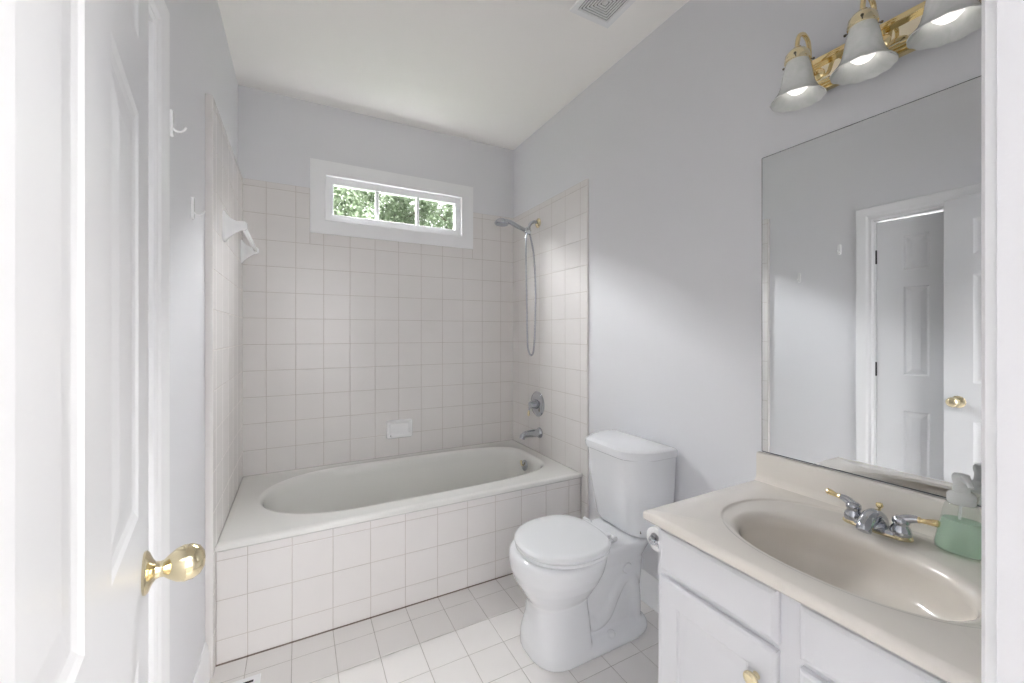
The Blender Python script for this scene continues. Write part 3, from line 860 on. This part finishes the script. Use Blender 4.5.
front('false_drawer_front', -1.945, -2.272, 0.604, 0.724, False)
front('false_drawer_front', -2.316, -2.655, 0.604, 0.724, False)

# vanity top with integral bowl
vt = thing('countertop', 'cream cultured marble vanity top with an oval moulded sink bowl and backsplash', 'countertop', (0, 0, 0))
TZ = 0.765
N = 120
cx, cy = 1.468, -2.288
def se(cx, cy, a, b, n, z):
    out = []
    for i in range(N):
        t = 2 * PI * i / N
        c, s = math.cos(t), math.sin(t)
        out.append((cx + a * math.copysign(abs(c) ** (2 / n), c), cy + b * math.copysign(abs(s) ** (2 / n), s), z))
    return out
gro = lambda d, z: se(1.492, -2.287, 0.226 + d, 0.288 + d, 2.2, z)
ref = gro(0, TZ)
CX0, CX1, CY0_, CY1_ = 1.197, W - 0.001, FY + 0.001, -1.900
rr = lambda i, z, : rect_ring(ref, 1.492, -2.287, CX0 + i, CX1 - i * 0.2, CY0_ + i * 0.2, CY1_ - i, z)
RS = [rr(0.012, 0.733), rr(0.004, 0.735), rr(0.0, 0.741), rr(0.0, 0.756), rr(0.003, 0.762), rr(0.009, TZ),
      gro(0.006, TZ), gro(0.003, TZ - 0.0006), gro(0.0, TZ - 0.0034), gro(-0.004, TZ - 0.0045), gro(-0.012, TZ - 0.0050)]
bow = lambda d, z: se(1.440, -2.290, 0.168 - d, 0.232 - d, 2.0, z)
RS += [bow(-0.020, TZ - 0.006), bow(-0.010, TZ - 0.0075), bow(0.0, TZ - 0.013), bow(0.008, TZ - 0.024)]
for k in range(1, 12):
    t = k / 11
    a = 0.160 * (1 - t ** 2.6) + 0.022 * t; b = 0.224 * (1 - t ** 2.6) + 0.022 * t
    RS.append(se(1.440 + 0.03 * t, -2.290, a, b, 2.0, TZ - 0.024 - 0.125 * math.sin(t * PI / 2) ** 0.9))
bm = bmesh.new(); rings(bm, RS, False, True)
build('sink_top', bm, M['marble'], vt, ang=55)
bowlz = RS[-1][0][2]
bm = bmesh.new(); lathe(bm, [(0.0, 0.006), (0.015, 0.006), (0.022, 0.002), (0.022, 0.0)], 24, Matrix.Translation((1.470, -2.290, bowlz)), False, True)
build('drain', bm, M['chrome'], vt)
bm = bmesh.new()        # backsplash with a coved foot and rounded top
sp_prof = [(0.0, 0.764), (-0.034, 0.7645), (-0.027, 0.768), (-0.022, 0.776), (-0.020, 0.79), (-0.020, 0.855), (-0.018, 0.860), (-0.014, 0.8625), (0.0, 0.8625)]
rings(bm, [[(W - 0.001 + d, y, z) for d, z in sp_prof] for y in (-1.905, FY + 0.001)])
build('backsplash', bm, M['marble'], vt, ang=50)

# ------------------------------------------------------------------ mirror
mi = thing('wall_mirror', 'large frameless rectangular mirror on the right wall above the vanity', 'mirror', (W, -2.29, 1.39))
bm = bmesh.new(); box(bm, -0.0062, -0.0003, FY + 0.002 + 2.29, -1.9155 + 2.29, 0.866 - 1.39, 1.920 - 1.39)
build('mirror_backing', bm, M['edge'], mi)
bm = bmesh.new()
a, b, c, d = FY + 0.004 + 2.29, -1.9175 + 2.29, 0.8685 - 1.39, 1.918 - 1.39
rings(bm, [[(-0.0061, a, c), (-0.0061, b, c), (-0.0061, b, d), (-0.0061, a, d)], [(-0.0066, a, c), (-0.0066, b, c), (-0.0066, b, d), (-0.0066, a, d)]])
build('mirror_glass', bm, M['mirror'], mi, smooth=False)

# ------------------------------------------------------------------ faucet
fa = thing('sink_faucet', 'chrome centreset sink faucet with brass lever handles, behind the bowl', 'faucet', (1.664, -2.279, TZ - 0.003))
fa.scale = (0.93, 0.93, 0.95)
bm = bmesh.new()
def obl(a, b, z, n=2.6): return [(a * math.copysign(abs(math.cos(t)) ** (2 / n), math.cos(t)), b * math.copysign(abs(math.sin(t)) ** (2 / n), math.sin(t)), z) for t in [2 * PI * k / 56 for k in range(56)]]
rings(bm, [obl(0.029, 0.080, 0), obl(0.029, 0.080, 0.004), obl(0.026, 0.077, 0.007)])
build('base_trim', bm, M['palebrass'], fa)
bm = bmesh.new()
rings(bm, [obl(0.025, 0.075, 0.0065), obl(0.023, 0.072, 0.013), obl(0.018, 0.066, 0.017)])
# centre body and spout, arching forward over the bowl
pts = bez([(0.014, 0, 0.012), (0.006, 0, 0.028), (-0.016, 0, 0.040), (-0.044, 0, 0.038), (-0.068, 0, 0.026), (-0.078, 0, 0.013)], 7)
tube(bm, pts, [0.026 - 0.009 * (i / (len(pts) - 1)) for i in range(len(pts))], 20)
lathe(bm, [(0.026, 0.010), (0.025, 0.022), (0.020, 0.034), (0.010, 0.041), (0.0, 0.042)], 24, None, True, False)
build('spout', bm, M['chrome'], fa, ang=70)
bm = bmesh.new(); lathe(bm, [(0.0035, 0.03), (0.0035, 0.056), (0.007, 0.059), (0.009, 0.065), (0.007, 0.071), (0.0, 0.073)], 18, Matrix.Translation((0.020, 0, 0)), True, False)
build('lift_rod', bm, M['brass'], fa)
for s in (1, -1):
    y = s * 0.054
    bm = bmesh.new(); lathe(bm, [(0.025, 0.0), (0.025, 0.007), (0.022, 0.010)], 28, Matrix.Translation((0, y, 0)))
    build('handle_ring', bm, M['palebrass'], fa)
    bm = bmesh.new()
    lathe(bm, [(0.0225, 0.009), (0.0235, 0.018), (0.021, 0.028), (0.0165, 0.035), (0.0165, 0.038), (0.019, 0.042), (0.018, 0.052), (0.012, 0.058), (0.0, 0.060)], 28, Matrix.Translation((0, y, 0)), True, False)
    pts = bez([(0.0, y, 0.046), (0.003, y + s * 0.012, 0.055), (0.005, y + s * 0.025, 0.060), (0.006, y + s * 0.036, 0.061)], 6)
    tube(bm, pts, [0.014 - 0.006 * i / (len(pts) - 1) for i in range(len(pts))], 16)
    hb = build('handle', bm, M['chrome'], fa, ang=70)
    bm = bmesh.new()
    tube(bm, [(0.006, y + s * 0.034, 0.061), (0.006, y + s * 0.037, 0.061), (0.006, y + s * 0.040, 0.061), (0.007, y + s * 0.050, 0.062), (0.009, y + s * 0.062, 0.064), (0.010, y + s * 0.072, 0.065), (0.010, y + s * 0.076, 0.065)],
         [0.0085, 0.0085, 0.006, 0.0068, 0.0088, 0.0092, 0.0055], 16)
    build('handle_tip', bm, M['brass'], hb, ang=50)

# ------------------------------------------------------------------ soap bottle
sb = thing('soap_bottle', 'clear pump bottle half full of green liquid soap on the vanity top', 'bottle', (1.690, -2.431, TZ), R(8))
sb.scale = (1.08, 1.05, 1.13)
def ell(a, b, z, n=2.4): return [(a * math.copysign(abs(math.cos(t)) ** (2 / n), math.cos(t)), b * math.copysign(abs(math.sin(t)) ** (2 / n), math.sin(t)), z) for t in [2 * PI * k / 48 for k in range(48)]]
bm = bmesh.new()
rings(bm, [ell(0.024, 0.038, 0.001), ell(0.028, 0.043, 0.004), ell(0.029, 0.044, 0.012), ell(0.027, 0.039, 0.04), ell(0.0245, 0.033, 0.07), ell(0.023, 0.029, 0.092), ell(0.022, 0.026, 0.102), ell(0.019, 0.020, 0.108), ell(0.017, 0.017, 0.110), ell(0.017, 0.017, 0.116)], True, False)
build('bottle_body', bm, M['clear'], sb)
bm = bmesh.new()
rings(bm, [ell(0.0225, 0.0365, 0.0025), ell(0.0265, 0.0415, 0.006), ell(0.0275, 0.0425, 0.013), ell(0.0255, 0.0375, 0.04), ell(0.0225, 0.0305, 0.069), ell(0.0224, 0.0303, 0.0695)])
build('liquid_soap', bm, M['soap'], sb)
bm = bmesh.new(); lathe(bm, [(0.0225, 0.105), (0.0235, 0.107), (0.0235, 0.122), (0.020, 0.127), (0.0145, 0.130), (0.0135, 0.148), (0.0150, 0.151), (0.0155, 0.160), (0.013, 0.166), (0, 0.167)], 28, None, True, False)
tube(bm, [(0, 0, 0.159), (-0.012, -0.006, 0.160), (-0.034, -0.016, 0.157), (-0.040, -0.019, 0.150)], [0.008, 0.0075, 0.0055, 0.005], 14)
build('pump', bm, M['plast'], sb)
bm = bmesh.new(); tube(bm, [(0, 0, 0.112), (0.002, 0.004, 0.06), (0.004, 0.010, 0.012)], 0.0025, 8)
build('dip_tube', bm, M['plast'], sb)

# ------------------------------------------------------------------ toilet paper holder on the vanity's side
th = thing('toilet_paper_holder', 'chrome toilet paper holder with a white roll on the side of the vanity', 'toilet paper holder', (1.315, VY1, 0.655))
bm = bmesh.new()
for s in (-1, 1):
    if s == 1: bm = bmesh.new()
    lathe(bm, [(0.0, 0.0), (0.017, 0.0), (0.017, 0.003), (0.010, 0.008), (0.0, 0.009)], 20, align((s * 0.064, 0.0003, 0), (0, 1, 0)), False, False)
    tube(bm, [(s * 0.064, 0.003, 0), (s * 0.064, 0.038, 0)], 0.0055, 12)
    lathe(bm, [(0.0, -0.005), (0.012, -0.004), (0.014, 0.0), (0.012, 0.007), (0, 0.009)], 20, align((s * 0.064, 0.038, 0), (s, 0, 0)), False, False)
    build('bracket', bm, M['chrome'], th)
bm = bmesh.new()
ri, ro = 0.018, 0.036
mt = align((-0.055, 0.038, 0), (1, 0, 0))
lathe(bm, [(ri, 0), (ro - 0.002, 0), (ro, 0.002), (ro, 0.108), (ro - 0.002, 0.110), (ri, 0.110), (ri, 0)], 36, mt, False, False)
build('paper_roll', bm, M['paper'], th)

# ------------------------------------------------------------------ vanity light bar
lb = thing('vanity_light', 'polished brass three-light vanity bar with frosted alabaster bell shades above the mirror', 'light fixture', (W, -2.262, 2.112))
bm = bmesh.new()
L2 = 0.222
box(bm, -0.022, 0.0, -L2 + 0.012, L2 - 0.012, -0.036, 0.036, 0.002)
build('backplate', bm, mat('mirror_polished_brass', (0.88, 0.80, 0.62), 0.03, 1.0), lb)
bm = bmesh.new()
for z0, z1, d in ((0.030, 0.040, 0.034), (0.040, 0.052, 0.026), (-0.040, -0.030, 0.034), (-0.047, -0.040, 0.028), (-0.055, -0.047, 0.020)):
    box(bm, -d, -0.0, -L2, L2, z0, z1, 0.0018)
for s in (-1, 1): box(bm, -0.030, 0.0, s * (L2 - 0.006) - 0.007, s * (L2 - 0.006) + 0.007, -0.040, 0.040, 0.0018)
build('rail', bm, M['brass'], lb)
SX = -0.137
for k, y in enumerate((0.162, 0.0, -0.162)):
    bm = bmesh.new()
    tube(bm, bez([(-0.022, y, 0.000), (-0.052, y, 0.002), (-0.066, y, 0.022), (-0.070, y, 0.062), (-0.078, y, 0.088), (-0.102, y, 0.100), (-0.126, y, 0.088), (SX + 0.001, y, 0.064), (SX, y, 0.045)], 8), 0.0062, 14)
    lathe(bm, [(0.0, 0), (0.019, 0), (0.019, 0.003), (0.010, 0.009), (0, 0.010)], 24, align((-0.022, y, 0), (-1, 0, 0)), False, False)
    am = build('lamp_arm', bm, M['brass'], lb)
    bm = bmesh.new()
    lathe(bm, [(0.0, 0.052), (0.009, 0.050), (0.013, 0.044), (0.022, 0.038), (0.031, 0.027), (0.0325, 0.016), (0.0335, 0.012), (0.0335, 0.006), (0.031, 0.004), (0.027, 0.004), (0.026, 0.012), (0.0, 0.030)], 36, Matrix.Translation((SX, y, 0)), False, False)
    ft = build('fitter', bm, M['palebrass'], lb)
    for a in (200, 320, 80):
        bm = bmesh.new(); a = R(a); c_, s_ = math.cos(a), math.sin(a)
        tube(bm, [(SX + c_ * 0.032, y + s_ * 0.032, 0.010), (SX + c_ * 0.043, y + s_ * 0.043, 0.010)], 0.0016, 8)
        tube(bm, [(SX + c_ * 0.042, y + s_ * 0.042, 0.010), (SX + c_ * 0.046, y + s_ * 0.046, 0.010)], 0.0035, 8)
        build('thumbscrew', bm, M['screw'], ft)
    bm = bmesh.new()
    prof = [(0.027, 0.010), (0.0295, 0.002), (0.034, -0.012), (0.038, -0.032), (0.0415, -0.055), (0.047, -0.076), (0.056, -0.093), (0.066, -0.104), (0.0705, -0.109),
            (0.069, -0.111), (0.064, -0.106), (0.053, -0.094), (0.044, -0.077), (0.0385, -0.055), (0.035, -0.032), (0.031, -0.012), (0.0265, 0.000)]
    b2 = bmesh.new(); n = 96; rs = []
    for r_, z_ in prof:
        fl_ = 0.008 * min(1, max(0, -z_ / 0.08))
        rs.append([(r_ * (1 + fl_ * math.cos(12 * 2 * PI * i / n)) * math.cos(2 * PI * i / n), r_ * (1 + fl_ * math.cos(12 * 2 * PI * i / n)) * math.sin(2 * PI * i / n), z_ - 0.004 * fl_ / 0.03 * math.cos(12 * 2 * PI * i / n) * (1 if z_ < -0.09 else 0)) for i in range(n)])
    rings(b2, rs, False, False)
    join(bm, b2, Matrix.Translation((SX, y, 0)))
    s_o = build('lamp_shade', bm, M['alabaster'], lb, ang=70)
    bm = bmesh.new()
    lathe(bm, [(0.0, 0.01), (0.013, 0.008), (0.013, -0.018), (0.018, -0.030), (0.027, -0.048), (0.030, -0.062), (0.027, -0.077), (0.017, -0.088), (0.0, -0.092)], 28, Matrix.Translation((SX, y, 0)), False, False)
    build('bulb', bm, M['bulb'], s_o)

# ------------------------------------------------------------------ outdoors: lawn and trees beyond the window
bm = bmesh.new(); box(bm, -30, 30, 0.16, 45, -0.6, -0.5)
struct('ground', bm, M['grass'])
def tree(label, x, y, h, blobs, nleaf, seed):
    rnd = random.Random(seed)
    t = thing('leafy_tree', label, 'tree', (x, y, -0.5), 0, 'trees beyond the window')
    bm = bmesh.new()
    tube(bm, bez([(0, 0, 0), (0.05, 0, h * 0.3), (-0.05, 0.05, h * 0.6), (0, 0, h * 0.9)], 5), [0.16 - 0.12 * k / 15 for k in range(16)], 10)
    for k in range(9):
        a = rnd.uniform(0, 2 * PI); z = h * rnd.uniform(0.35, 0.75); l = rnd.uniform(0.9, 1.6)
        tube(bm, [(0, 0, z), (math.cos(a) * l * 0.5, math.sin(a) * l * 0.5, z + l * 0.45), (math.cos(a) * l, math.sin(a) * l, z + l * 0.75)], [0.06, 0.04, 0.015], 7)
    build('trunk', bm, M['bark'], t)
    verts, faces = [], []
    for _ in range(nleaf):
        bx, by, bz, br = rnd.choice(blobs)
        d = Vector((rnd.gauss(0, 1), rnd.gauss(0, 1), rnd.gauss(0, 1))).normalized() * br * rnd.uniform(0.55, 1.0)
        c = Vector((bx, by, bz)) + d
        u = Vector((rnd.gauss(0, 1), rnd.gauss(0, 1), rnd.gauss(0, 1))).normalized()
        v = u.cross(Vector((rnd.gauss(0, 1), rnd.gauss(0, 1), rnd.gauss(0, 1)))).normalized()
        s = rnd.uniform(0.05, 0.09)
        i = len(verts)
        verts += [c - u * s, c + v * s * 0.45, c + u * s, c - v * s * 0.45]
        faces.append((i, i + 1, i + 2, i + 3))
    me = bpy.data.meshes.new('foliage'); me.from_pydata([tuple(v) for v in verts], [], faces); me.materials.append(M['leaf'])
    o = bpy.data.objects.new('foliage', me); COL.objects.link(o); o.parent = t
def blobs(h, r, n, seed, zlo=0.45):
    rnd = random.Random(seed)
    return [(rnd.uniform(-r, r), rnd.uniform(-r, r), h * rnd.uniform(zlo, 0.92), rnd.uniform(0.4, 0.8)) for _ in range(n)]
tree('pale green leafy tree seen through the left pane of the window', 0.75, 9.3, 6.3, blobs(6.3, 1.3, 44, 1, .5), 17000, 1)
tree('leafy tree with sky gaps low down, seen through the middle pane of the window', 3.9, 14.5, 8.6, blobs(8.6, 1.4, 46, 2, .55), 19000, 2)
tree('darker dense leafy tree seen through the right pane of the window', 5.3, 9.0, 6.6, blobs(6.6, 1.3, 40, 3, .5), 17000, 3)
